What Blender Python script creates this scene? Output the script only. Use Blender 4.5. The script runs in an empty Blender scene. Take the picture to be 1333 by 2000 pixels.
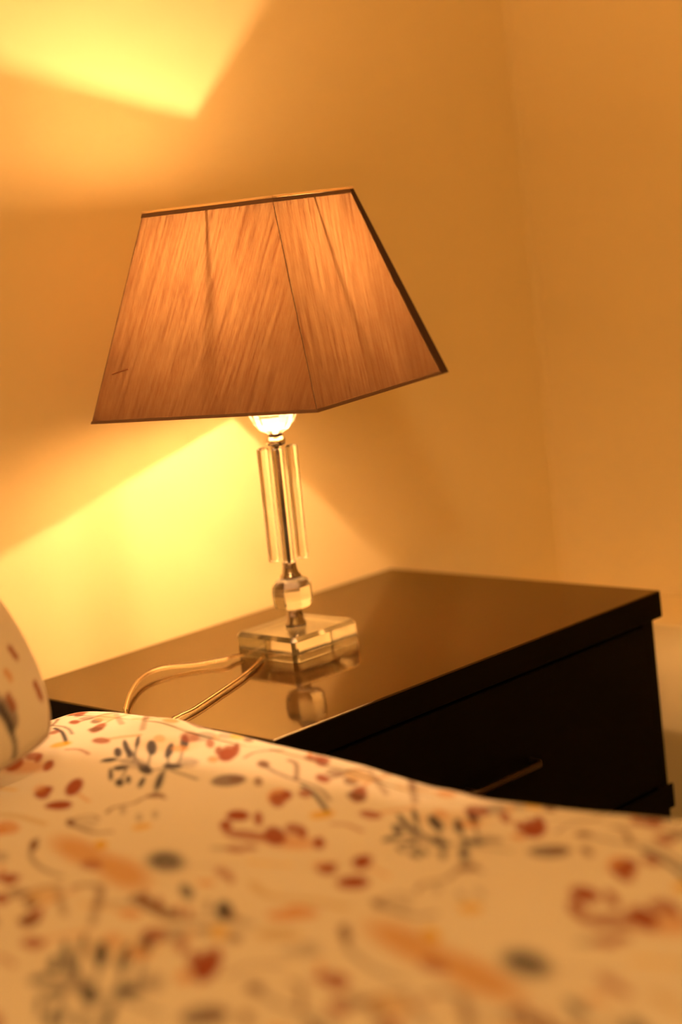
import bpy, bmesh, math, random
import numpy as np
from mathutils import Vector, Matrix

random.seed(7)
RNG = np.random.default_rng(7)
SC = bpy.context.scene
COL = SC.collection
PI = math.pi

# ---------------------------------------------------------------- camera
CAM = np.array([-1.5209, -1.5368, 0.9374])
fw = Vector((0.6777, 0.7163, -0.1659)); rt = Vector((0.7074, -0.6968, -0.1188)); up = Vector((0.2007, 0.0368, 0.979))
fw.normalize(); rt = (rt - fw * rt.dot(fw)).normalized(); up = rt.cross(fw)
cd = bpy.data.cameras.new('camera'); cam = bpy.data.objects.new('camera', cd); COL.objects.link(cam)
cam.matrix_world = Matrix(((rt.x, up.x, -fw.x, CAM[0]), (rt.y, up.y, -fw.y, CAM[1]), (rt.z, up.z, -fw.z, CAM[2]), (0, 0, 0, 1)))
cd.sensor_fit = 'HORIZONTAL'; cd.sensor_width = 36.0; cd.lens = 3636.6 / 1333 * 36.0
cd.clip_start = 0.02; cd.clip_end = 50
cd.dof.use_dof = True; cd.dof.focus_distance = 1.69; cd.dof.aperture_fstop = cd.lens / 30.0
SC.camera = cam

# ---------------------------------------------------------------- light, exposure
SC.view_settings.view_transform = 'Standard'; SC.view_settings.look = 'None'
SC.view_settings.exposure = 0.0; SC.view_settings.gamma = 1.0; SC.view_settings.use_curve_mapping = False
w = bpy.data.worlds.new('night'); SC.world = w; w.use_nodes = True
w.node_tree.nodes['Background'].inputs[0].default_value = (1.0, 0.55, 0.25, 1)
w.node_tree.nodes['Background'].inputs[1].default_value = 0.0
BULB_COLOR, BULB_STRENGTH = (1.0, 0.56, 0.27), 7400.0     # filament of the table lamp
ROOM_COLOR, ROOM_STRENGTH = (1.0, 0.58, 0.225), 234.0       # opal ceiling lamp behind the camera
cy = SC.cycles
cy.use_denoising = True
try: cy.denoiser = 'OPENIMAGEDENOISE'
except Exception: pass
cy.max_bounces = 14; cy.diffuse_bounces = 5; cy.glossy_bounces = 6; cy.transmission_bounces = 12; cy.transparent_max_bounces = 16
cy.sample_clamp_indirect = 40.0; cy.caustics_refractive = True; cy.caustics_reflective = True; cy.blur_glossy = 0.3

# ---------------------------------------------------------------- helpers
def link(name, me, mat=None, parent=None):
    o = bpy.data.objects.new(name, me); COL.objects.link(o)
    if mat is not None: me.materials.append(mat)
    if parent is not None: o.parent = parent
    return o
def obj(name, bm, mat=None, parent=None, smooth=False):
    me = bpy.data.meshes.new(name)
    bmesh.ops.recalc_face_normals(bm, faces=bm.faces[:])
    bm.to_mesh(me); bm.free()
    if smooth:
        for p in me.polygons: p.use_smooth = True
    return link(name, me, mat, parent)
def empty(name, loc=(0, 0, 0)):
    o = bpy.data.objects.new(name, None); COL.objects.link(o); o.location = loc; o.empty_display_size = 0.05
    return o
def tag(o, label, cat):
    o['label'] = label; o['category'] = cat; return o
def setting(o): o['kind'] = 'structure'; return o
def add_box(bm, x0, x1, y0, y1, z0, z1, bev=0.0, seg=2):
    r = bmesh.ops.create_cube(bm, size=1.0)
    vs = r['verts']
    for v in vs: v.co = Vector(((x0 + x1) / 2 + v.co.x * (x1 - x0), (y0 + y1) / 2 + v.co.y * (y1 - y0), (z0 + z1) / 2 + v.co.z * (z1 - z0)))
    if bev > 0:
        es = list({e for v in vs for e in v.link_edges})
        bmesh.ops.bevel(bm, geom=es, offset=bev, segments=seg, affect='EDGES', profile=0.5)
    return bm
def box(x0, x1, y0, y1, z0, z1, bev=0.0, seg=2): return add_box(bmesh.new(), x0, x1, y0, y1, z0, z1, bev, seg)
def lathe(profile, seg=24, rot=0.0, center=(0, 0), bm=None, cap=True):
    bm = bm or bmesh.new(); rings = []
    for r, z in profile:
        rings.append([bm.verts.new((center[0] + r * math.cos(rot + 2 * PI * k / seg), center[1] + r * math.sin(rot + 2 * PI * k / seg), z)) for k in range(seg)])
    for a, b in zip(rings, rings[1:]):
        for k in range(seg): bm.faces.new((a[k], a[(k + 1) % seg], b[(k + 1) % seg], b[k]))
    if cap:
        bm.faces.new(list(reversed(rings[0]))); bm.faces.new(rings[-1])
    return bm
def tube(bm, pts, r, seg=10):
    pts = [Vector(p) for p in pts]; rings = []; prev = None
    for i, p in enumerate(pts):
        t = (pts[min(i + 1, len(pts) - 1)] - pts[max(i - 1, 0)]).normalized()
        n = prev - t * prev.dot(t) if prev is not None else t.orthogonal()
        n.normalize(); prev = n; b = t.cross(n)
        rings.append([bm.verts.new(p + (n * math.cos(2 * PI * k / seg) + b * math.sin(2 * PI * k / seg)) * r) for k in range(seg)])
    for a, b in zip(rings, rings[1:]):
        for k in range(seg): bm.faces.new((a[k], a[(k + 1) % seg], b[(k + 1) % seg], b[k]))
    bm.faces.new(list(reversed(rings[0]))); bm.faces.new(rings[-1])
    return bm
def smooth_path(pts, n=8):
    P = [Vector(p) for p in pts]; P = [P[0] * 2 - P[1]] + P + [P[-1] * 2 - P[-2]]; out = []
    for i in range(1, len(P) - 2):
        for k in range(n):
            t = k / n; a, b, c, d = P[i - 1:i + 3]
            out.append(0.5 * ((2 * b) + (c - a) * t + (2 * a - 5 * b + 4 * c - d) * t * t + (3 * b - a - 3 * c + d) * t ** 3))
    out.append(P[-2]); return out

# ---------------------------------------------------------------- materials
class NT:
    def __init__(s, name):
        s.m = bpy.data.materials.new(name); s.m.use_nodes = True; s.t = s.m.node_tree; s.t.nodes.clear()
        s.out = s.t.nodes.new('ShaderNodeOutputMaterial')
    def n(s, kind, **kw):
        nd = s.t.nodes.new('ShaderNode' + kind)
        for k, v in kw.items():
            if k in nd.inputs: nd.inputs[k].default_value = v
            else: setattr(nd, k, v)
        return nd
    def l(s, a, b): s.t.links.new(a, b)
    def end(s, sock): s.l(sock, s.out.inputs['Surface']); return s.m
def rgba(c): return (c[0], c[1], c[2], 1.0)
def principled(name, color, rough=0.5, metal=0.0, spec=0.5, bump=0.0, bscale=200.0, vary=0.0, vscale=20.0, stretch=None):
    t = NT(name); p = t.n('BsdfPrincipled'); p.inputs['Base Color'].default_value = rgba(color)
    p.inputs['Roughness'].default_value = rough; p.inputs['Metallic'].default_value = metal
    p.inputs['Specular IOR Level'].default_value = spec
    co = t.n('TexCoord'); src = co.outputs['Object']
    if stretch:
        mp = t.n('Mapping'); mp.inputs['Scale'].default_value = stretch; t.l(src, mp.inputs['Vector']); src = mp.outputs[0]
    if vary:
        nz = t.n('TexNoise', Scale=vscale, Detail=4.0); t.l(src, nz.inputs['Vector'])
        rp = t.n('ValToRGB'); rp.color_ramp.elements[0].position = 0.3; rp.color_ramp.elements[1].position = 0.7
        rp.color_ramp.elements[0].color = rgba([c * (1 - vary) for c in color]); rp.color_ramp.elements[1].color = rgba([min(1, c * (1 + vary)) for c in color])
        t.l(nz.outputs['Fac'], rp.inputs[0]); t.l(rp.outputs[0], p.inputs['Base Color'])
    if bump:
        nz = t.n('TexNoise', Scale=bscale, Detail=3.0); t.l(src, nz.inputs['Vector'])
        b = t.n('Bump', Strength=bump, Distance=0.001); t.l(nz.outputs['Fac'], b.inputs['Height']); t.l(b.outputs[0], p.inputs['Normal'])
    return t.end(p.outputs[0])
def crystal(name, clear=0.15, tint=(0.97, 0.97, 0.95), ior=1.52):
    t = NT(name); g = t.n('BsdfGlass', IOR=ior, Roughness=0.0); g.inputs['Color'].default_value = rgba(tint)
    tr = t.n('BsdfTransparent'); tr.inputs[0].default_value = rgba(tint)
    mx = t.n('MixShader', Fac=clear); t.l(g.outputs[0], mx.inputs[1]); t.l(tr.outputs[0], mx.inputs[2])
    return t.end(mx.outputs[0])
def emitter(name, color, strength):
    t = NT(name); e = t.n('Emission', Strength=strength); e.inputs[0].default_value = rgba(color); return t.end(e.outputs[0])

M_WALL = principled('wall_paint', (0.80, 0.66, 0.36), 0.75, spec=0.25, bump=0.35, bscale=90.0, vary=0.02, vscale=3.0)
M_CEIL = principled('ceiling_paint', (0.82, 0.78, 0.68), 0.9)
M_FLOOR = principled('floor_wood', (0.16, 0.08, 0.035), 0.45, vary=0.35, vscale=6.0, stretch=(1.0, 14.0, 1.0))
M_TRIM = principled('trim_paint', (0.82, 0.76, 0.62), 0.5)
def lacquer():
    # clear coat over dark brown stain: Fresnel reflection, slightly brown
    t = NT('black_brown_lacquer'); d = t.n('BsdfDiffuse'); d.inputs[0].default_value = rgba((0.022, 0.007, 0.002))
    g = t.n('BsdfGlossy', Roughness=0.06); g.inputs['Color'].default_value = rgba((0.98, 0.88, 0.64))
    co = t.n('TexCoord'); nz = t.n('TexNoise', Scale=60.0, Detail=2.0); t.l(co.outputs['Object'], nz.inputs['Vector'])
    b = t.n('Bump', Strength=0.02, Distance=0.001); t.l(nz.outputs['Fac'], b.inputs['Height']); t.l(b.outputs[0], g.inputs['Normal'])
    f = t.n('Fresnel', IOR=1.5); mx = t.n('MixShader'); t.l(f.outputs[0], mx.inputs[0]); t.l(d.outputs[0], mx.inputs[1]); t.l(g.outputs[0], mx.inputs[2])
    return t.end(mx.outputs[0])
M_LACQUER = lacquer()
M_VENEER = principled('black_brown_veneer', (0.003, 0.002, 0.0013), 0.5, spec=0.04, vary=0.2, vscale=12.0, stretch=(2.0, 30.0, 30.0))
M_BRONZE = principled('dark_bronze', (0.055, 0.036, 0.022), 0.5, metal=1.0)
M_CHROME = principled('polished_nickel', (0.75, 0.68, 0.58), 0.12, metal=1.0)
M_NICKEL = principled('dark_nickel', (0.34, 0.29, 0.24), 0.16, metal=1.0)
M_WIRE = principled('painted_wire', (0.10, 0.08, 0.06), 0.5)
M_CRYSTAL = crystal('crystal', clear=0.06)
M_CORD = crystal('clear_cord', clear=0.45, tint=(0.95, 0.90, 0.80), ior=1.45)
M_COPPER = principled('copper_strand', (0.80, 0.66, 0.42), 0.3, metal=1.0)
M_BULBGLASS = None
def bulb_glass():
    t = NT('bulb_glass'); g = t.n('BsdfGlossy', Roughness=0.05); tr = t.n('BsdfTransparent'); mx = t.n('MixShader', Fac=0.94)
    t.l(g.outputs[0], mx.inputs[1]); t.l(tr.outputs[0], mx.inputs[2]); return t.end(mx.outputs[0])
def shade_fabric():
    # brown slub silk outside, pale liner inside (the two sides of the cloth differ)
    t = NT('shade_silk'); co = t.n('TexCoord')
    mr = t.n('Mapping'); mr.inputs['Rotation'].default_value = (0, 0, math.radians(-72)); t.l(co.outputs['UV'], mr.inputs['Vector'])
    mp = t.n('Mapping'); mp.inputs['Scale'].default_value = (14.0, 260.0, 1.0); t.l(mr.outputs[0], mp.inputs['Vector'])
    n1 = t.n('TexNoise', Scale=1.0, Detail=5.0, Roughness=0.65); t.l(mp.outputs[0], n1.inputs['Vector'])
    mp2 = t.n('Mapping'); mp2.inputs['Scale'].default_value = (900.0, 90.0, 1.0); t.l(co.outputs['UV'], mp2.inputs['Vector'])
    n2 = t.n('TexNoise', Scale=1.0, Detail=2.0); t.l(mp2.outputs[0], n2.inputs['Vector'])
    add = t.n('Math', operation='ADD'); t.l(n1.outputs['Fac'], add.inputs[0])
    mul = t.n('Math', operation='MULTIPLY'); mul.inputs[1].default_value = 0.35; t.l(n2.outputs['Fac'], mul.inputs[0]); t.l(mul.outputs[0], add.inputs[1])
    rp = t.n('ValToRGB'); e = rp.color_ramp.elements; e[0].position = 0.48; e[1].position = 0.86
    e[0].color = rgba(SHADE_TRANS_DARK); e[1].color = rgba(SHADE_TRANS_LIGHT)
    t.l(add.outputs[0], rp.inputs[0])
    tr = t.n('BsdfTranslucent'); t.l(rp.outputs[0], tr.inputs['Color'])
    geo = t.n('NewGeometry'); mc = t.n('MixRGB'); mc.inputs[1].default_value = rgba((0.095, 0.029, 0.013)); mc.inputs[2].default_value = rgba((0.88, 0.82, 0.70))
    t.l(geo.outputs['Backfacing'], mc.inputs[0])
    df = t.n('BsdfDiffuse'); t.l(mc.outputs[0], df.inputs['Color'])
    bp = t.n('Bump', Strength=0.25, Distance=0.0006); t.l(add.outputs[0], bp.inputs['Height']); t.l(bp.outputs[0], df.inputs['Normal'])
    ad = t.n('AddShader'); t.l(df.outputs[0], ad.inputs[0]); t.l(tr.outputs[0], ad.inputs[1])
    return t.end(ad.outputs[0])
SHADE_TRANS_DARK, SHADE_TRANS_LIGHT = (0.0175, 0.0078, 0.0030), (0.0420, 0.0245, 0.0098)
def print_cloth():
    t = NT('printed_cotton'); p = t.n('BsdfPrincipled', Roughness=0.85); p.inputs['Specular IOR Level'].default_value = 0.15
    a = t.n('Attribute', attribute_name='print'); t.l(a.outputs['Color'], p.inputs['Base Color'])
    co = t.n('TexCoord'); nz = t.n('TexNoise', Scale=900.0, Detail=2.0); t.l(co.outputs['Object'], nz.inputs['Vector'])
    b = t.n('Bump', Strength=0.15, Distance=0.0005); t.l(nz.outputs['Fac'], b.inputs['Height']); t.l(b.outputs[0], p.inputs['Normal'])
    return t.end(p.outputs[0])
M_PRINT = print_cloth()
M_PLAIN = principled('mattress_ticking', (0.72, 0.66, 0.55), 0.9)
M_BEDWOOD = principled('bed_wood', (0.05, 0.03, 0.02), 0.5, vary=0.3, vscale=10.0, stretch=(2.0, 20.0, 20.0))

# ---------------------------------------------------------------- the room
XR, XL, YF, ZC = 0.318, -3.3, -3.6, 2.5
setting(obj('wall_back', box(XL - 0.1, XR + 0.1, 0.0, 0.1, -0.05, ZC + 0.05), M_WALL))
setting(obj('wall_right', box(XR, XR + 0.1, YF, 0.0, -0.05, ZC + 0.05), M_WALL))
setting(obj('wall_left', box(XL - 0.1, XL, YF, 0.0, -0.05, ZC + 0.05), M_WALL))
setting(obj('wall_front', box(XL - 0.1, XR + 0.1, YF - 0.1, YF, -0.05, ZC + 0.05), M_WALL))
setting(obj('floor', box(XL - 0.1, XR + 0.1, YF - 0.1, 0.1, -0.1, 0.0), M_FLOOR))
setting(obj('ceiling', box(XL - 0.1, XR + 0.1, YF - 0.1, 0.1, ZC, ZC + 0.1), M_CEIL))
setting(obj('baseboard_back', box(XL, 0.195, -0.014, 0.0, 0.0, 0.09, 0.003), M_TRIM))
setting(obj('baseboard_right', box(0.195 - 0.012, 0.195, YF, -0.014, 0.0, 0.09, 0.003), M_TRIM))
bm = bmesh.new(); tube(bm, [(XR - 0.001, -0.001, 0.404), (XR - 0.001, -0.001, ZC)], 0.004, 8)
setting(obj('trim_1', bm, M_WALL))                                        # bead of filler in the corner

setting(obj('trim_2', box(0.195, XR, YF, -0.0005, 0.0, 0.404, 0.003), M_WALL))   # guessed low ledge along the right wall, added to catch the lamplight band
# ceiling lamp over the room, outside the frame: the second light of the photograph
CL = (-2.4, -2.35, ZC)
root = tag(empty('ceiling_lamp', CL), 'round opal ceiling lamp lighting the bedroom from above', 'lamp')
obj('canopy', lathe([(0.16, -0.03), (0.165, -0.001)], 32), M_CHROME, root)
obj('diffuser', lathe([(0.02, -0.085), (0.09, -0.075), (0.135, -0.05), (0.15, -0.031)], 32), emitter('opal_glow', ROOM_COLOR, ROOM_STRENGTH), root, True)

# ---------------------------------------------------------------- nightstand
ns = tag(empty('nightstand', (-0.2735, -0.196, 0)), 'black-brown nightstand with a glossy overhanging top under the lamp', 'nightstand')
nx, ny = 0.2735, 0.196
G = 0.003
tt = obj('tabletop', box(-nx, nx, -ny, ny - G, 0.4715, 0.5, 0.0015, 2), M_LACQUER, ns)
tt.data.materials.append(M_VENEER)                        # lacquer on top, matt edges
for p in tt.data.polygons:
    if p.normal.z < 0.3: p.material_index = 1
for s in (-1, 1):
    x0, x1 = (-nx + 0.012, -nx + 0.030) if s < 0 else (nx - 0.030, nx - 0.012)
    obj('side_panel', box(x0, x1, -ny + 0.004, ny - G, 0.0, 0.4713, 0.001), M_VENEER, ns)
obj('back_panel', box(-nx + 0.0305, nx - 0.0305, ny - 0.012, ny - G - 0.001, 0.03, 0.471), M_VENEER, ns)
obj('middle_shelf', box(-nx + 0.0075, nx - 0.0075, -ny + 0.0005, -ny + 0.0038, 0.268, 0.294, 0.001), M_VENEER, ns)
obj('shelf_board', box(-nx + 0.0305, nx - 0.0305, -ny + 0.005, ny - 0.013, 0.270, 0.290), M_VENEER, ns)
obj('plinth', box(-nx + 0.0305, nx - 0.0305, -ny + 0.03, -ny + 0.048, 0.0, 0.06), M_VENEER, ns)
for z0, z1, hz in ((0.297, 0.468, 0.384), (0.075, 0.265, 0.175)):
    d = obj('drawer', box(-nx + 0.032, nx - 0.032, -ny + 0.002, -ny + 0.020, z0, z1, 0.001), M_VENEER, ns)
    bm = bmesh.new(); hy = -ny - 0.013
    pts = [(-0.047, -ny + 0.003, hz), (-0.047, hy + 0.004, hz), (-0.043, hy, hz), (0.043, hy, hz), (0.047, hy + 0.004, hz), (0.047, -ny + 0.003, hz)]
    tube(bm, pts, 0.0036, 10)
    h = obj('handle', bm, M_BRONZE, d, True); h['label'] = 'slim bronze bar handle'

# ---------------------------------------------------------------- table lamp
LX, LY = -0.3275, -0.201                  # axis of the shade
lamp = tag(empty('table_lamp', (LX, LY, 0.5)), 'crystal table lamp with square tapered brown silk shade, lit, on the nightstand', 'lamp')
BX, BY = 0.010, 0.021                     # the base sits a little behind: the stem leans
def lean(bm):
    for v in bm.verts:
        f = min(max((v.co.z - 0.025) / 0.21, 0), 1.35)
        v.co.x += BX * (1 - f * 0.6); v.co.y += BY * (1 - f * 0.6)
    return bm
def part(name, bm, mat, smooth=False, parent=None, leaned=True):
    return obj(name, lean(bm) if leaned else bm, mat, parent or lamp, smooth)
# base: square crystal slab with polished bevels
HBASE, TBASE = 0.0445, 0.0245
VA = math.radians(-139)                    # towards the bed and the viewer
M_BASE = crystal('base_crystal', clear=0.05)
def plate(z0, z1, half, cut, top):
    bm = box(-half, half, -half, half, z0, z1)
    es = [e for e in bm.edges if abs(e.verts[0].co.z - e.verts[1].co.z) > 0.001]
    bmesh.ops.bevel(bm, geom=es, offset=cut, segments=1, affect='EDGES')
    if top:
        es = [e for e in bm.edges if min(v.co.z for v in e.verts) > z1 - 0.0005]
        bmesh.ops.bevel(bm, geom=es, offset=top, segments=1, affect='EDGES')
    return bm
part('base', plate(0.0082, TBASE, HBASE, 0.005, 0.004), M_BASE)
part('base_foot', plate(0.0004, 0.0078, HBASE, 0.005, 0.0), M_BASE)
part('lower_ferrule', lathe([(0.0105, 0.0247), (0.0105, 0.0275), (0.0088, 0.0300), (0.0082, 0.0350), (0.0076, 0.0390), (0.0076, 0.0418)], 28), M_NICKEL, True)
part('crystal_bead', lathe([(0.0120, 0.0420), (0.0168, 0.0440), (0.0212, 0.0490), (0.0218, 0.0575), (0.0212, 0.0660), (0.0168, 0.0712), (0.0120, 0.0735)], 8, VA + PI / 8 + 0.1), M_CRYSTAL)
part('upper_ferrule', lathe([(0.0105, 0.0737), (0.0105, 0.0765), (0.0085, 0.0785), (0.0075, 0.082), (0.0070, 0.0865), (0.0070, 0.0905)], 28), M_NICKEL, True)
CZ0, CZ1 = 0.0915, 0.2065
part('column_rod', lathe([(0.0026, CZ0), (0.0026, CZ1)], 12), M_BRONZE, True)
for k in range(4):
    a = VA + math.radians(8) + k * PI / 2
    cx, cyy = 0.0140 * math.cos(a), 0.0140 * math.sin(a)
    bm = box(-0.0052, 0.0052, -0.0052, 0.0052, CZ0, CZ1)
    es = [e for e in bm.edges if abs(e.verts[0].co.z - e.verts[1].co.z) > 0.01]
    bmesh.ops.bevel(bm, geom=es, offset=0.0022, segments=1, affect='EDGES')
    es = [e for e in bm.edges if abs(e.verts[0].co.z - e.verts[1].co.z) < 0.001]
    bmesh.ops.bevel(bm, geom=es, offset=0.0015, segments=1, affect='EDGES')
    bmesh.ops.rotate(bm, verts=bm.verts[:], cent=(0, 0, 0), matrix=Matrix.Rotation(a + PI / 4, 3, 'Z'))
    bmesh.ops.translate(bm, verts=bm.verts[:], vec=(cx, cyy, 0))
    part('crystal_bar', bm, M_CRYSTAL)
part('cap', lathe([(0.0065, 0.2067), (0.0092, 0.2085), (0.0095, 0.2130), (0.0070, 0.2165), (0.0062, 0.2170)], 28), M_CHROME, True)
part('cap_ring', lathe([(0.0072, 0.2171), (0.0072, 0.2196)], 24), M_BRONZE, True)
part('crystal_cup', lathe([(0.0085, 0.2198), (0.0145, 0.2235), (0.0205, 0.2310), (0.0245, 0.2410), (0.0250, 0.2500), (0.0200, 0.2560)], 14, 0.2), M_CRYSTAL)
part('socket', lathe([(0.012, 0.2562), (0.014, 0.262), (0.014, 0.300), (0.0125, 0.310)], 24), M_CHROME, True)
bulb = part('bulb', lathe([(0.012, 0.3102), (0.014, 0.325), (0.022, 0.345), (0.0275, 0.365), (0.028, 0.380), (0.024, 0.396), (0.014, 0.406), (0.003, 0.409)], 24), bulb_glass(), True)
bm = bmesh.new(); bmesh.ops.create_icosphere(bm, subdivisions=1, radius=0.0062)
bmesh.ops.translate(bm, verts=bm.verts[:], vec=(0.002, 0.006, 0.3767))
f = obj('filament', bm, emitter('tungsten_glow', BULB_COLOR, BULB_STRENGTH), bulb, True)
f['label'] = 'glowing filament'

# shade: square frustum turned 15 degrees from the wall
TH = math.atan2(0.4992, -0.8665)
HB, HT, Z0, Z1 = 0.125, 0.0722, 0.2561, 0.4432
def corner(k, half, z, grow=0.0):
    a = TH + k * PI / 2; r = half * math.sqrt(2) + grow
    return Vector((r * math.cos(a), r * math.sin(a), z))
shade = empty('lampshade', (0, 0, 0)); shade.parent = lamp
me_v, me_f, me_uv = [], [], []
NU, NV = 24, 18
for k in range(4):
    a0, a1, b0, b1 = corner(k, HB, Z0), corner(k + 1, HB, Z0), corner(k, HT, Z1), corner(k + 1, HT, Z1)
    nrm = (a1 - a0).cross(b0 - a0).normalized(); base = len(me_v)
    for j in range(NV + 1):
        for i in range(NU + 1):
            s, t = i / NU, j / NV
            p = (a0.lerp(a1, s)).lerp(b0.lerp(b1, s), t)
            p = p - nrm * (0.0022 * 16 * s * (1 - s) * t * (1 - t))         # cloth pulled slightly hollow
            me_v.append(p)
    for j in range(NV):
        for i in range(NU):
            q = base + j * (NU + 1) + i
            me_f.append((q, q + 1, q + NU + 2, q + NU + 1))
            for (ii, jj) in ((i, j), (i + 1, j), (i + 1, j + 1), (i, j + 1)):
                s, t = ii / NU, jj / NV; wd = HB * 2 * (1 - t) + HT * 2 * t
                me_uv.append(((s - 0.5) * wd + k * 0.7, t * 0.19))
me = bpy.data.meshes.new('shade_cloth'); me.from_pydata(me_v, [], me_f)
uv = me.uv_layers.new(name='UVMap')
for i, c in enumerate(me_uv): uv.data[i].uv = c
for p in me.polygons: p.use_smooth = True
cloth = link('shade_cloth', me, shade_fabric(), shade)
M_HEM = principled('shade_hem', (0.16, 0.085, 0.05), 0.85, bump=0.4, bscale=900.0)
def thin_cloth():
    t = NT('shade_edge_thread'); d = t.n('BsdfDiffuse'); d.inputs[0].default_value = rgba((0.5, 0.38, 0.24)); tr = t.n('BsdfTranslucent'); tr.inputs[0].default_value = rgba((0.20, 0.15, 0.08))
    ad = t.n('AddShader'); t.l(d.outputs[0], ad.inputs[0]); t.l(tr.outputs[0], ad.inputs[1]); return t.end(ad.outputs[0])
M_HEMTOP = thin_cloth()
def ring_hem(half0, half1, z0, z1, th):
    bm = bmesh.new(); R = []
    for half, z, g in ((half0, z0, th), (half1, z1, th), (half1, z1, -th), (half0, z0, -th)):
        R.append([bm.verts.new(corner(k, half, z, g * 1.414)) for k in range(4)])
    for a in range(4):
        for k in range(4): bm.faces.new((R[a][k], R[a][(k + 1) % 4], R[(a + 1) % 4][(k + 1) % 4], R[(a + 1) % 4][k]))
    return bm
sl = (HT - HB) / (Z1 - Z0)
obj('bottom_hem', ring_hem(HB + 0.0003, HB + sl * 0.0018, Z0 - 0.0010, Z0 + 0.0018, 0.0008), M_HEM, shade)
obj('top_hem', ring_hem(HT - sl * 0.0035, HT, Z1 - 0.0035, Z1 + 0.0003, 0.0008), M_HEM, shade)
bm = bmesh.new(); tube(bm, [corner(k, HT + 0.0003, Z1 + 0.0014) for k in range(5)], 0.0011, 8)
obj('top_roll', bm, M_HEMTOP, shade)
for k in range(4):
    bm = bmesh.new(); r = 0.00035 if k != 2 else 0.0012
    tube(bm, [corner(k, HB, Z0), corner(k, HT, Z1)], r, 8)
    obj('corner_seam', bm, M_HEM, shade)
# doubled cloth on the right-hand corner shows as a dark strip
bm = bmesh.new()
def strip(kc, kn, w0, wm, w1, off):
    a, an, b, bn = corner(kc, HB, Z0), corner(kn, HB, Z0), corner(kc, HT, Z1), corner(kn, HT, Z1)
    nrm = ((an - a).cross(b - a)).normalized()
    if nrm.dot(a - Vector((0, 0, a.z))) < 0: nrm = -nrm
    L, Rr = [], []
    for i in range(13):
        t = i / 12; p = a.lerp(b, t); q = an.lerp(bn, t); d = (q - p).normalized()
        wd = w0 + (wm - w0) * t / 0.5 if t < 0.5 else wm + (w1 - wm) * (t - 0.5) / 0.5
        L.append((bm.verts.new(p + nrm * off), bm.verts.new(p - nrm * 0.0002))); Rr.append((bm.verts.new(p + d * wd + nrm * off), bm.verts.new(p + d * wd - nrm * 0.0002)))
    for i in range(12):
        bm.faces.new((L[i][0], Rr[i][0], Rr[i + 1][0], L[i + 1][0])); bm.faces.new((L[i][1], L[i + 1][1], Rr[i + 1][1], Rr[i][1]))
        bm.faces.new((Rr[i][0], Rr[i][1], Rr[i + 1][1], Rr[i + 1][0])); bm.faces.new((L[i][0], L[i + 1][0], L[i + 1][1], L[i][1]))
STRIP = True
# corner order: 0 left, then anticlockwise from above
obj_strip_corner = 2
strip(2, 1, 0.013, 0.012, 0.006, 0.0012)
obj('corner_trim', bm, principled('folded_cloth', (0.06, 0.024, 0.013), 0.9), shade)['label'] = 'dark doubled strip of cloth'
# a pulled thread near the lower left corner
a0, a1, b0, b1 = corner(0, HB, Z0), corner(1, HB, Z0), corner(0, HT, Z1), corner(1, HT, Z1)
nrm = (a1 - a0).cross(b0 - a0).normalized()
pts = [(a0.lerp(a1, 0.045 + 0.016 * i)).lerp(b0.lerp(b1, 0.045 + 0.016 * i), 0.232 + 0.004 * i) + nrm * 0.0003 for i in range(6)]
bm = bmesh.new(); tube(bm, pts, 0.0007, 6)
obj('pulled_thread', bm, principled('slub_thread', (0.30, 0.11, 0.045), 0.9), shade)
# wire carrier inside: ring on the socket and four arms up to the middle of each top edge
bm = bmesh.new()
ringp = [(0.017 * math.cos(2 * PI * k / 20), 0.017 * math.sin(2 * PI * k / 20), 0.302) for k in range(21)]
tube(bm, ringp, 0.0014, 8)
obj('carrier_ring', bm, M_WIRE, shade)
for k in range(4):
    mtop = (corner(k, HT, Z1 - 0.003) + corner(k + 1, HT, Z1 - 0.003)) / 2
    dr = Vector((mtop.x, mtop.y, 0)).normalized()
    bm = bmesh.new(); tube(bm, [mtop * 1.0 - dr * 0.0016, mtop - dr * 0.010 + Vector((0, 0, -0.03)), dr * 0.019 + Vector((0, 0, 0.302))], 0.0015, 8)
    obj('carrier_arm', bm, M_WIRE, shade)

# power cord: clear flex, one run to the edge of the top, a loop in the gap by the bed, one run back
def to_local(p): return (p[0] - LX, p[1] - LY, p[2] - 0.5)
run = [(-0.3650, -0.1500, 0.5030), (-0.3760, -0.1480, 0.5040), (-0.3896, -0.1480, 0.5050), (-0.4127, -0.1300, 0.5040), (-0.4400, -0.1130, 0.5060), (-0.4700, -0.1210, 0.5060), (-0.5085, -0.1520, 0.5050), (-0.5420, -0.1870, 0.5040),
       (-0.5515, -0.198, 0.500), (-0.5530, -0.205, 0.47), (-0.5530, -0.225, 0.44), (-0.5530, -0.250, 0.47), (-0.5510, -0.2620, 0.500),
       (-0.5384, -0.2590, 0.5030), (-0.5157, -0.2535, 0.5030), (-0.4670, -0.2325, 0.5030), (-0.4238, -0.2130, 0.5030), (-0.3900, -0.1950, 0.5030), (-0.3655, -0.1785, 0.5030)]
path = smooth_path([to_local(p) for p in run], 8)
bm = bmesh.new(); tube(bm, path, 0.0023, 10)
cord = obj('power_cord', bm, M_CORD, lamp, True); cord['label'] = 'transparent flex'
bm = bmesh.new(); tube(bm, path, 0.0006, 6)
obj('copper_core', bm, M_COPPER, cord, True)

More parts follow.
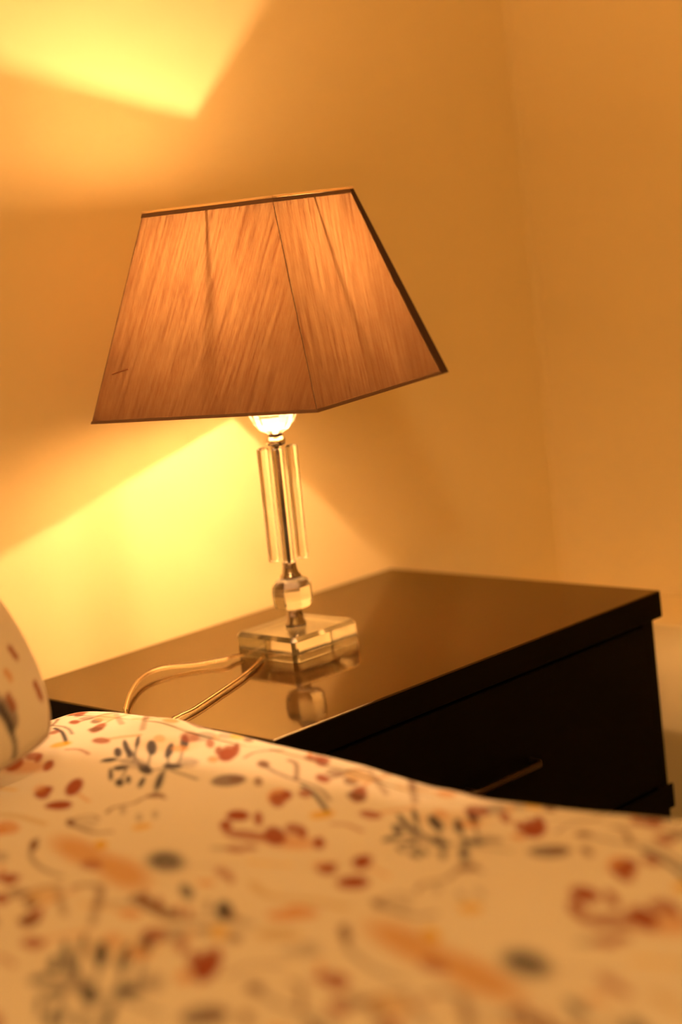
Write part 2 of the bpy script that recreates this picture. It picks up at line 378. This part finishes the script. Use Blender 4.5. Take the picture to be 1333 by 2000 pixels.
# ---------------------------------------------------------------- the print of the bedding (repeats every 0.29 x 0.3135 m)
INK = {'n': (0.045, 0.045, 0.065), 'b': (0.17, 0.075, 0.04), 'r': (0.30, 0.075, 0.035), 'o': (0.60, 0.31, 0.13), 't': (0.62, 0.42, 0.19), 'y': (0.66, 0.42, 0.02), 'g': (0.25, 0.21, 0.20), 'f': (0.60, 0.36, 0.16), 'v': (0.52, 0.38, 0.17)}
CLOTH = np.array((0.735, 0.70, 0.625))
BLOBS = [(-0.666,-0.3379,0.0016,-0.0086,-0.0034,-0.0111,'n',0.95),(-0.6522,-0.3309,0.0025,-0.0121,-0.0007,-0.018,'n',0.95),(-0.6629,-0.3489,0.0012,-0.0072,-0.0027,-0.0092,'n',0.95),
 (-0.6381,-0.3282,-0.0002,-0.0123,-0.003,-0.0133,'n',0.95),(-0.6414,-0.3508,0.002,-0.0125,-0.0044,-0.0155,'n',0.95),(-0.6385,-0.3699,-0.0015,-0.0141,-0.0061,-0.0129,'n',0.95),
 (-0.618,-0.3646,0.0002,-0.0125,-0.0052,-0.0135,'n',0.95),(-0.704,-0.3775,0.0009,-0.0093,-0.0018,-0.0121,'n',0.95),(-0.7126,-0.3997,0.0017,-0.0068,-0.0036,-0.0087,'n',0.95),
 (-0.704,-0.3997,0.001,-0.0074,-0.0022,-0.0094,'n',0.95),(-0.6894,-0.3707,0.0049,-0.0034,-0.0031,-0.0048,'n',0.95),(-0.7034,-0.4156,-0.0013,-0.0098,-0.0044,-0.0084,'n',0.95),
 (-0.6948,-0.4264,-0.0013,-0.0164,-0.0055,-0.015,'n',0.95),(-0.6802,-0.3906,-0.0029,-0.0082,-0.0127,-0.0077,'n',0.95),(-0.6833,-0.3487,0.0055,-0.0034,-0.0035,-0.005,'n',0.95),
 (-0.6655,-0.407,0.0021,-0.0051,-0.0096,-0.0059,'n',0.95),(-0.6753,-0.37,0.005,-0.0088,-0.0108,-0.0112,'g',0.5),(-0.6531,-0.4104,0.0043,-0.0102,-0.0094,-0.0122,'g',0.5),
 (-0.7174,-0.4495,0.0054,-0.0039,-0.0045,-0.0053,'b',0.8),(-0.791,-0.4425,0.0016,-0.0059,-0.0031,-0.008,'b',0.9),(-0.7856,-0.4532,0.0048,-0.0081,-0.0096,-0.0108,'g',0.3),
 (-0.7569,-0.4797,0.0013,-0.0059,-0.0025,-0.0074,'g',0.5),(-0.7473,-0.4865,0.0013,-0.0059,-0.0025,-0.0073,'g',0.5),(-0.7531,-0.4558,0.0013,-0.006,-0.0026,-0.0077,'g',0.5),
 (-0.7691,-0.4982,0.0055,-0.0049,-0.0046,-0.0068,'y',0.75),(-0.81,-0.5045,0.0023,-0.0069,-0.0044,-0.009,'y',0.9),(-0.8267,-0.502,-0.0039,-0.0172,-0.0362,-0.0173,'f',0.9),
 (-0.8385,-0.5654,-0.0034,-0.0179,-0.0326,-0.017,'f',0.9),(-0.8412,-0.5351,0.0039,-0.0062,-0.0074,-0.0083,'r',0.6),(-0.834,-0.4576,0.0001,-0.0084,-0.0052,-0.0099,'b',0.9),
 (-0.8085,-0.5738,0.0061,-0.0121,-0.0116,-0.0148,'n',0.85),(-0.8114,-0.5787,0.0025,-0.0045,-0.0047,-0.0055,'g',0.6),(-0.7389,-0.3769,0.0138,-0.0059,0.008,-0.0133,'r',1),
 (-0.7709,-0.4034,0.0064,-0.0058,-0.0054,-0.0087,'r',1),(-0.7647,-0.3723,0.004,-0.0042,-0.0026,-0.0065,'r',0.8),(-0.8232,-0.409,0.0047,-0.0079,-0.0094,-0.0116,'o',0.8),
 (-0.8841,-0.4976,0.0051,-0.0054,-0.0095,-0.0078,'r',0.8),(-0.858,-0.453,0.0027,-0.0036,-0.0051,-0.0052,'g',0.5),(-0.9106,-0.5301,0.0026,-0.0059,-0.0048,-0.0087,'r',0.9),
 (-0.8919,-0.5503,0.0051,-0.0079,-0.0093,-0.011,'t',0.6),(-0.8404,-0.6342,0.0056,-0.0058,0.0023,-0.0127,'n',0.8),(-0.8481,-0.6796,0.0043,-0.0118,-0.003,-0.0155,'n',0.95),
 (-0.8515,-0.6904,0.0038,-0.0061,0.0005,-0.0107,'b',0.7),(-0.8477,-0.6632,0.0013,-0.008,-0.0024,-0.0094,'g',0.6),(-0.9231,-0.5781,0.0036,-0.0056,-0.0065,-0.0079,'b',0.8),
 (-0.9431,-0.6122,0.0041,-0.0053,-0.0071,-0.0075,'r',0.85),(-0.9135,-0.6524,0.0026,-0.0058,-0.0046,-0.0075,'o',0.6),(-0.8975,-0.6725,0.0043,-0.0081,-0.0076,-0.01,'r',0.7),
 (-0.9201,-0.6867,0.0038,-0.0056,-0.0066,-0.007,'o',0.65),(-0.8996,-0.7007,0.0019,-0.0079,-0.0033,-0.0095,'r',0.8),(-0.9014,-0.7272,0.0032,-0.0063,-0.0056,-0.0074,'r',0.8),
 (-0.8862,-0.6934,0.0021,-0.004,-0.0037,-0.0047,'o',0.5),(-0.8747,-0.7058,0.0031,-0.0074,-0.0056,-0.0085,'y',0.7),(-0.9202,-0.6676,0.0129,-0.0113,-0.0224,-0.0146,'t',0.4),
 (-0.6648,-0.4728,0.0093,-0.009,-0.0098,-0.011,'g',1),(-0.6597,-0.4764,0.0042,-0.0048,-0.0045,-0.0058,'b',0.6),(-0.6543,-0.495,0.0016,-0.0076,-0.0034,-0.0084,'b',0.75),
 (-0.625,-0.4687,0.0023,-0.0057,-0.005,-0.0062,'b',0.8),(-0.6237,-0.4241,0.0086,-0.0106,-0.0004,-0.015,'r',1),(-0.612,-0.4214,-0.0005,-0.0134,-0.0051,-0.013,'r',0.95),
 (-0.6193,-0.4092,0.0014,-0.0082,-0.0032,-0.0095,'r',0.9),(-0.6371,-0.4225,0.002,-0.0066,-0.0043,-0.0077,'o',0.8),(-0.6691,-0.5336,0.0085,-0.0116,-0.0028,-0.0149,'o',0.9),
 (-0.6759,-0.5396,0.0065,-0.0102,-0.0007,-0.0139,'r',0.85),(-0.6631,-0.5359,0.002,-0.0077,-0.0041,-0.0083,'r',0.95),(-0.6526,-0.5444,0.0023,-0.0073,-0.0049,-0.0077,'r',0.8),
 (-0.6754,-0.586,0.0076,-0.0051,-0.0051,-0.0059,'y',0.8),(-0.7158,-0.5415,0.004,-0.0084,-0.0082,-0.0095,'r',1),(-0.7118,-0.5588,0.0016,-0.0099,-0.0033,-0.011,'r',0.9),
 (-0.7354,-0.5508,0.0022,-0.0089,-0.0043,-0.0102,'r',0.95),(-0.7398,-0.5772,0.0076,-0.0075,-0.0151,-0.0084,'r',0.75),(-0.7266,-0.5919,0.0038,-0.0131,-0.0075,-0.0143,'r',0.95),
 (-0.7064,-0.5909,0.0035,-0.0079,-0.0071,-0.0084,'r',0.8),(-0.7078,-0.5999,0.0015,-0.0087,-0.003,-0.0092,'r',0.85),(-0.7158,-0.6245,0.002,-0.0105,-0.0039,-0.011,'r',0.95),
 (-0.7652,-0.5947,0.0035,-0.0051,-0.0068,-0.0058,'r',0.8),(-0.7558,-0.5993,0.0025,-0.0044,-0.0049,-0.0049,'r',0.7),(-0.7273,-0.6077,0.0098,-0.0112,-0.0194,-0.012,'o',0.7),
 (-0.7715,-0.5852,0.003,-0.0035,-0.0058,-0.004,'g',0.5),(-0.6014,-0.3682,0.0084,-0.0071,-0.0069,-0.009,'g',0.6),(-0.5887,-0.384,0.003,-0.0063,-0.0068,-0.0072,'g',0.55),
 (-0.586,-0.4077,0.0019,-0.0057,-0.0044,-0.0063,'b',0.75),(-0.5708,-0.3043,0.001,-0.0086,-0.0024,-0.0104,'r',0.8),(-0.5724,-0.3198,0.001,-0.0086,-0.0024,-0.0102,'r',0.8),
 (-0.575,-0.3424,0.001,-0.0084,-0.0024,-0.0099,'r',0.8),(-0.5747,-0.3525,0.001,-0.0084,-0.0023,-0.0098,'r',0.8),(-0.5973,-0.5058,0.0023,-0.007,-0.0051,-0.0073,'r',0.8),
 (-0.5894,-0.4838,0.0008,-0.0099,-0.0017,-0.0103,'o',0.8),(-0.6124,-0.552,0.0025,-0.0069,-0.0054,-0.0069,'b',0.8),(-0.7578,-0.6764,0.0069,-0.0079,-0.0027,-0.0098,'r',1),
 (-0.7713,-0.7135,0.0066,-0.0071,-0.0075,-0.0076,'r',1),(-0.7548,-0.667,0.0026,-0.0069,-0.0049,-0.0071,'o',0.5),(-0.8332,-0.719,0.0058,-0.0069,-0.0105,-0.0075,'o',0.85),
 (-0.8577,-0.7395,0.007,-0.0061,-0.0123,-0.0066,'v',0.6),(-0.8681,-0.7702,0.0064,-0.0046,-0.0111,-0.0049,'g',0.5),(-0.8046,-0.6276,-0.0028,-0.0069,-0.0111,-0.0051,'r',0.6),
 (-0.81,-0.6417,0.0015,-0.0053,-0.0027,-0.0061,'r',0.7),(-0.8241,-0.6342,0.0031,-0.0034,-0.0057,-0.004,'o',0.7),(-0.6291,-0.2631,0.0117,-0.0062,0.0044,-0.0111,'r',0.9),
 (-0.6074,-0.2169,0.0032,-0.0049,-0.0075,-0.0065,'b',0.6),(-0.592,-0.3159,0.0031,-0.0048,-0.0071,-0.0058,'o',0.8)]
LINES = [([(-0.6898,-0.3466),(-0.6781,-0.3561),(-0.6751,-0.3783),(-0.6817,-0.3951),(-0.6697,-0.4055),(-0.661,-0.4088),(-0.6474,-0.4151)],0.0028,'n',0.75),
 ([(-0.672,-0.4083),(-0.6746,-0.4252),(-0.6757,-0.4487)],0.0031,'n',0.7),
 ([(-0.6817,-0.3951),(-0.6477,-0.3578)],0.002,'n',0.8),
 ([(-0.6697,-0.4055),(-0.6435,-0.3752)],0.002,'n',0.8),
 ([(-0.6725,-0.4072),(-0.7023,-0.4323)],0.002,'n',0.8),
 ([(-0.6635,-0.4112),(-0.6207,-0.3673)],0.002,'n',0.8),
 ([(-0.6751,-0.3783),(-0.6515,-0.3326)],0.002,'n',0.8),
 ([(-0.673,-0.3671),(-0.6406,-0.3313)],0.002,'n',0.8),
 ([(-0.6819,-0.3714),(-0.7118,-0.3978)],0.002,'n',0.8),
 ([(-0.7628,-0.449),(-0.7526,-0.4439),(-0.7394,-0.4512),(-0.7264,-0.4478),(-0.7165,-0.4515),(-0.7179,-0.462)],0.0031,'b',0.85),
 ([(-0.7889,-0.4405),(-0.7783,-0.4368),(-0.7715,-0.4442),(-0.774,-0.4548)],0.0025,'b',0.7),
 ([(-0.7937,-0.4494),(-0.7957,-0.4682),(-0.7948,-0.4782),(-0.7871,-0.4862)],0.0042,'b',0.8),
 ([(-0.8239,-0.4486),(-0.8352,-0.458),(-0.8475,-0.473),(-0.8571,-0.4921),(-0.8627,-0.5125),(-0.8643,-0.5345)],0.0034,'g',0.8),
 ([(-0.8052,-0.5853),(-0.7987,-0.6027),(-0.7918,-0.6259)],0.0028,'g',0.3),
 ([(-0.7476,-0.3939),(-0.7536,-0.4155)],0.0026,'o',0.8),
 ([(-0.9115,-0.5284),(-0.9087,-0.5335),(-0.8965,-0.5373),(-0.8861,-0.5376),(-0.8762,-0.5464)],0.0059,'b',0.65),
 ([(-0.874,-0.5598),(-0.8674,-0.5625),(-0.8649,-0.5766),(-0.8851,-0.5989)],0.0062,'b',0.65),
 ([(-0.881,-0.5516),(-0.9042,-0.5906)],0.0051,'b',0.5),
 ([(-0.8851,-0.5989),(-0.906,-0.6211)],0.0056,'b',0.5),
 ([(-0.8809,-0.5976),(-0.8711,-0.6154)],0.007,'g',0.45),
 ([(-0.863,-0.6122),(-0.8678,-0.6344),(-0.8726,-0.66)],0.0113,'b',0.8),
 ([(-0.8728,-0.6647),(-0.8657,-0.6816),(-0.8549,-0.6967),(-0.8568,-0.7136)],0.007,'g',0.55),
 ([(-0.9375,-0.6141),(-0.9249,-0.6203),(-0.9157,-0.6285)],0.0058,'o',0.6),
 ([(-0.6254,-0.4676),(-0.6296,-0.4816),(-0.6332,-0.5037),(-0.6342,-0.5271),(-0.6396,-0.5474),(-0.6517,-0.5699)],0.0034,'g',0.9),
 ([(-0.6088,-0.4806),(-0.6122,-0.4926),(-0.6345,-0.5156)],0.0037,'b',0.75),
 ([(-0.6234,-0.4448),(-0.6116,-0.4427),(-0.6036,-0.4483),(-0.5961,-0.4607)],0.0031,'b',0.75),
 ([(-0.7759,-0.6218),(-0.7701,-0.638),(-0.7661,-0.6506)],0.0047,'y',0.6),
 ([(-0.8061,-0.6582),(-0.8145,-0.684),(-0.8053,-0.7098),(-0.8042,-0.7419)],0.007,'v',0.55),
 ([(-0.6216,-0.257),(-0.6036,-0.2506),(-0.5858,-0.2527)],0.003,'o',0.8),
 ([(-0.6824,-0.2893),(-0.6772,-0.3009),(-0.6806,-0.3183)],0.0035,'r',0.7),
 ([(-0.6402,-0.2139),(-0.6478,-0.2343),(-0.6612,-0.2585),(-0.6726,-0.2769)],0.0037,'n',1),
 ([(-0.5984,-0.2724),(-0.5933,-0.2939),(-0.5893,-0.3221)],0.003,'t',0.8)]
TILE_X, TILE_Y, RES = 0.29, 0.3135, 0.00125
def make_print():
    """colour field over the traced area; copies shifted by the repeat fill the rest"""
    x0, y0, x1, y1 = -1.15, -0.92, -0.52, -0.15
    nx_, ny_ = int((x1 - x0) / RES), int((y1 - y0) / RES)
    img = np.zeros((ny_, nx_, 4)); img[..., :3] = CLOTH
    def stroke(dist_fn, bx0, bx1, by0, by1, col, a):
        i0, i1 = max(0, int((bx0 - x0) / RES) - 2), min(nx_, int((bx1 - x0) / RES) + 3)
        j0, j1 = max(0, int((by0 - y0) / RES) - 2), min(ny_, int((by1 - y0) / RES) + 3)
        if i1 <= i0 or j1 <= j0: return
        X, Y = np.meshgrid(x0 + (np.arange(i0, i1) + 0.5) * RES, y0 + (np.arange(j0, j1) + 0.5) * RES)
        c = np.clip(dist_fn(X, Y), 0, 1)[..., None] * a
        s = img[j0:j1, i0:i1, :3]; img[j0:j1, i0:i1, :3] = s * (1 - c) + np.array(col) * c
    def blob(b, dx, dy):
        cx, cy_, a, bb, c, d, ink, al = b; cx += dx; cy_ += dy
        det = a * d - bb * c; R = math.hypot(math.hypot(a, bb), math.hypot(c, d))
        def f(X, Y):
            u = (d * (X - cx) - bb * (Y - cy_)) / det; v = (-c * (X - cx) + a * (Y - cy_)) / det
            return (1.0 - np.sqrt(u * u + v * v)) / (0.3 if R < 0.022 else 0.8) + 0.5
        stroke(f, cx - R * 1.4, cx + R * 1.4, cy_ - R * 1.4, cy_ + R * 1.4, INK[ink], al)
    def line(l, dx, dy):
        pts, wd, ink, al = l; P = [(p[0] + dx, p[1] + dy) for p in smooth_path([(q[0], q[1], 0) for q in pts], 4)]
        def f(X, Y):
            D = np.full(X.shape, 9.0)
            for (ax, ay), (bx_, by_) in zip(P, P[1:]):
                ex, ey = bx_ - ax, by_ - ay; L2 = ex * ex + ey * ey + 1e-12
                t = np.clip(((X - ax) * ex + (Y - ay) * ey) / L2, 0, 1)
                D = np.minimum(D, np.hypot(X - ax - t * ex, Y - ay - t * ey))
            return (wd * 0.5 - D) / 0.0012 + 0.5
        xs, ys = [p[0] for p in P], [p[1] for p in P]
        stroke(f, min(xs) - wd, max(xs) + wd, min(ys) - wd, max(ys) + wd, INK[ink], al)
    for kx in (1, 0, -1):
        for ky in (1, 0, -1):
            dx, dy = -TILE_X * kx, -TILE_Y * ky
            for b in sorted(BLOBS, key=lambda q: -abs(q[2] * q[5] - q[3] * q[4])):
                if abs(b[2] * b[5] - b[3] * b[4]) > 2.2e-4: blob(b, dx, dy)
    for kx in (1, 0, -1):
        for ky in (1, 0, -1):
            dx, dy = -TILE_X * kx, -TILE_Y * ky
            for l in LINES: line(l, dx, dy)
            for b in BLOBS:
                if abs(b[2] * b[5] - b[3] * b[4]) <= 2.2e-4: blob(b, dx, dy)
    return img, x0, y0
IMG, IX0, IY0 = make_print()
def print_at(X, Y):
    """sample the print; outside the traced area wrap by whole repeats"""
    X = np.asarray(X, float).copy(); Y = np.asarray(Y, float).copy()
    hx, lx = -0.545, -0.545 - 2 * TILE_X; hy, ly = -0.20, -0.20 - 2 * TILE_Y
    X = np.where(X > hx, X - TILE_X * np.ceil((X - hx) / TILE_X), X); X = np.where(X < lx, X + TILE_X * np.ceil((lx - X) / TILE_X), X)
    Y = np.where(Y > hy, Y - TILE_Y * np.ceil((Y - hy) / TILE_Y), Y); Y = np.where(Y < ly, Y + TILE_Y * np.ceil((ly - Y) / TILE_Y), Y)
    u = (X - IX0) / RES - 0.5; v = (Y - IY0) / RES - 0.5
    i = np.clip(np.floor(u).astype(int), 0, IMG.shape[1] - 2); j = np.clip(np.floor(v).astype(int), 0, IMG.shape[0] - 2)
    fu = np.clip(u - i, 0, 1)[..., None]; fv = np.clip(v - j, 0, 1)[..., None]
    a = IMG[j, i, :3] * (1 - fu) + IMG[j, i + 1, :3] * fu; b = IMG[j + 1, i, :3] * (1 - fu) + IMG[j + 1, i + 1, :3] * fu
    return a * (1 - fv) + b * fv
def grid_mesh(name, P, colors, mat, wrap_i=False):
    """P: (n, m, 3) array of points"""
    n, m_ = P.shape[:2]; me = bpy.data.meshes.new(name)
    idx = np.arange(n * m_).reshape(n, m_)
    q = np.stack([idx[:-1, :-1], idx[:-1, 1:], idx[1:, 1:], idx[1:, :-1]], -1).reshape(-1, 4)
    if wrap_i:
        q2 = np.stack([idx[-1, :-1], idx[-1, 1:], idx[0, 1:], idx[0, :-1]], -1).reshape(-1, 4); q = np.concatenate([q, q2])
    me.vertices.add(n * m_); me.vertices.foreach_set('co', P.reshape(-1).astype(np.float32))
    me.loops.add(q.size); me.loops.foreach_set('vertex_index', q.reshape(-1).astype(np.int32))
    me.polygons.add(len(q)); me.polygons.foreach_set('loop_start', (np.arange(len(q)) * 4).astype(np.int32))
    me.polygons.foreach_set('use_smooth', np.ones(len(q), bool))
    me.update(calc_edges=True); me.validate()
    if colors is not None:
        at = me.color_attributes.new('print', 'FLOAT_COLOR', 'POINT')
        c = np.ones((n * m_, 4), np.float32); c[:, :3] = colors.reshape(-1, 3); at.data.foreach_set('color', c.reshape(-1))
    return me

# ---------------------------------------------------------------- bed
bed = tag(empty('bed', (-1.38, -1.03, 0)), 'double bed under the floral duvet, beside the nightstand', 'bed')
obj('bed_base', box(-0.79, 0.79, -0.96, 1.00, 0.10, 0.27, 0.01), M_BEDWOOD, bed)
obj('mattress', box(-0.785, 0.785, -0.955, 0.995, 0.271, 0.478, 0.03, 4), M_PLAIN, bed, True)
for sx in (-1, 1):
    for sy in (-0.9, 0.9): obj('leg', box(sx * 0.72 - 0.03, sx * 0.72 + 0.03, sy - 0.03, sy + 0.03, 0.0, 0.0995, 0.004), M_BEDWOOD, bed)

# duvet: crest of the hanging edge as seen along the nightstand
EY = np.array([-2.3, -0.95, -0.83, -0.77, -0.70, -0.62, -0.52, -0.41, -0.315, -0.21, -0.145, -0.10, 0.0])
EZ = np.array([0.512, 0.514, 0.5135, 0.509, 0.504, 0.5035, 0.5095, 0.516, 0.5225, 0.5165, 0.502, 0.4885, 0.482])
def vnoise(X, Y, s, seed):
    r = np.random.default_rng(seed); T = r.standard_normal((64, 64)); u, v = X / s + 200, Y / s + 200
    i, j = np.floor(u).astype(int), np.floor(v).astype(int); f, g = u - i, v - j
    f = f * f * (3 - 2 * f); g = g * g * (3 - 2 * g); A = lambda a, b: T[a % 64, b % 64]
    return (A(i, j) * (1 - f) + A(i + 1, j) * f) * (1 - g) + (A(i, j + 1) * (1 - f) + A(i + 1, j + 1) * f) * g
S_ = np.concatenate([np.linspace(-2.20, -1.12, 40)[:-1], np.arange(-1.12, -0.60, 0.002), np.arange(-0.60, -0.50, 0.0018), np.linspace(-0.50, -0.36, 20)])
Y_ = np.concatenate([np.linspace(-2.08, -1.12, 36)[:-1], np.arange(-1.12, -0.012, 0.0021)])
SS, YY = np.meshgrid(S_, Y_, indexing='ij')
EDGE, RAD = -0.560, 0.034
crest = np.interp(YY, EY, EZ)
k = np.ones(41) / 41.0
crest_s = np.interp(Y_, EY, EZ); crest_s = np.convolve(np.pad(crest_s, 20, mode='edge'), k, 'valid'); crest = np.broadcast_to(crest_s, SS.shape)
d = (EDGE - RAD) - SS                                   # > 0 on the flat top
inner = np.clip(d / 0.25, 0, 1); inner = inner * inner * (3 - 2 * inner)
ztop = crest + (0.514 - crest) * inner + 0.004 * inner + 0.0016 * vnoise(SS, YY, 0.09, 3) + 0.0007 * vnoise(SS, YY, 0.035, 4)
ang = np.clip(-d / RAD, 0, PI / 2); drop = np.clip(-d - RAD * PI / 2, 0, None)
XX = np.where(d > 0, SS, EDGE - RAD + RAD * np.sin(ang)) + np.where(drop > 0, 0.002 * vnoise(YY, drop * 0, 0.12, 5) * np.clip(drop / 0.05, 0, 1) - 0.006 * np.clip(drop / 0.1, 0, 1), 0)
ZZ = np.where(d > 0, ztop, ztop - RAD * (1 - np.cos(ang)) - drop)
DP = np.stack([XX, YY, ZZ], -1)
COLR = print_at(SS, YY)
du = link('duvet', grid_mesh('duvet', DP, COLR, M_PRINT), M_PRINT)
tag(du, 'white floral printed duvet spread over the bed in the foreground', 'duvet')





# pillow leaning on the wall at the head of the bed
PW, PH, PT, LEAN = 0.64, 0.42, 0.21, math.radians(35)
PC = (-1.012, -0.225, 0.708)                            # centre
PILLOW_STROKES = [([(.216, -.150), (.226, -.164)], .0045, 'n'), ([(.228, -.168), (.236, -.174), (.242, -.180)], .0075, 'g'), ([(.232, -.172), (.240, -.186)], .0035, 'n'), ([(.243, -.166), (.246, -.172)], .0035, 'r'),
                  ([(.238, -.184), (.243, -.194), (.246, -.206)], .0022, 'n'), ([(.208, -.186), (.213, -.196), (.217, -.208)], .0035, 'y'), ([(.190, -.180), (.189, -.196)], .0030, 'n'),
                  ([(.254, -.100), (.256, -.106)], .0040, 'r'), ([(.262, -.130), (.265, -.136)], .0035, 'r'), ([(.248, -.148), (.250, -.152)], .0030, 'o'), ([(.280, -.158), (.282, -.166)], .0040, 'r'), ([(.240, -.085), (.244, -.095)], .0030, 'o'), ([(.222, -.110), (.230, -.118)], .0030, 'g')]
def pillow_side(front):
    a = np.linspace(-1, 1, 230); b = np.linspace(-1, 1, 150); Aa, Bb = np.meshgrid(a, b, indexing='ij')
    pinch = 1 - 0.09 * np.abs(Aa) ** 6; pinch2 = 1 - 0.10 * np.abs(Bb) ** 5
    u = Aa * PW / 2 * pinch2; v = Bb * PH / 2 * pinch
    u = u - 0.16 * (v + PH / 2)                        # slumped towards the middle of the bed
    th = PT / 2 * (np.clip(1 - np.abs(Aa) ** 2.6, 0, 1) ** 0.55) * (np.clip(1 - np.abs(Bb) ** 2.6, 0, 1) ** 0.55)
    th = th + 0.0015 * vnoise(u, v, 0.05, 9) * np.clip(th / 0.02, 0, 1)
    t = th if front else -th
    sn, cs = math.sin(LEAN), math.cos(LEAN)
    # local axes: u -> x, v -> up the pillow (leaning back), t -> out of its face
    P = np.stack([PC[0] + u, PC[1] + v * sn - t * cs, PC[2] + v * cs + t * sn], -1)
    Cc = print_at(-0.86 + u * 1.0 if front else -0.9 - u, -0.5 + v)
    if front:                                          # the motifs that fall on its right-hand end
        k = np.clip((u - 0.165) / 0.01, 0, 1)[..., None]; Cc = Cc * (1 - k) + CLOTH * k
        for pts, wd, ink in PILLOW_STROKES:
            D = np.full(u.shape, 9.0)
            for (ax, ay), (bx_, by_) in zip(pts, pts[1:]):
                ex, ey = bx_ - ax, by_ - ay; t_ = np.clip(((u - ax) * ex + (v - ay) * ey) / (ex * ex + ey * ey + 1e-12), 0, 1)
                D = np.minimum(D, np.hypot(u - ax - t_ * ex, v - ay - t_ * ey))
            c = (np.clip((wd - D) / 0.002 + 0.5, 0, 1) * 0.9)[..., None]
            Cc = Cc * (1 - c) + np.array(INK[ink]) * c
    return P, Cc
Pf, Cf = pillow_side(True); Pb, Cb = pillow_side(False)
mf, mb = grid_mesh('pillow_front', Pf, Cf, M_PRINT), grid_mesh('pillow_back', Pb, Cb, M_PRINT)
pl = link('pillow', mf, M_PRINT); tag(pl, 'floral printed pillow standing against the wall at the left edge', 'pillow')
bk = link('pillow_back', mb, M_PRINT, pl)
edge = [tuple(p) for p in np.concatenate([Pf[:, 0], Pf[-1, 1:], Pf[-2::-1, -1], Pf[0, -2:0:-1]])[::4]]
bm = bmesh.new(); tube(bm, edge + [edge[0]], 0.0022, 8)
obj('piping', bm, principled('pillow_piping', (0.42, 0.34, 0.27), 0.9), pl, True)['label'] = 'corded seam'
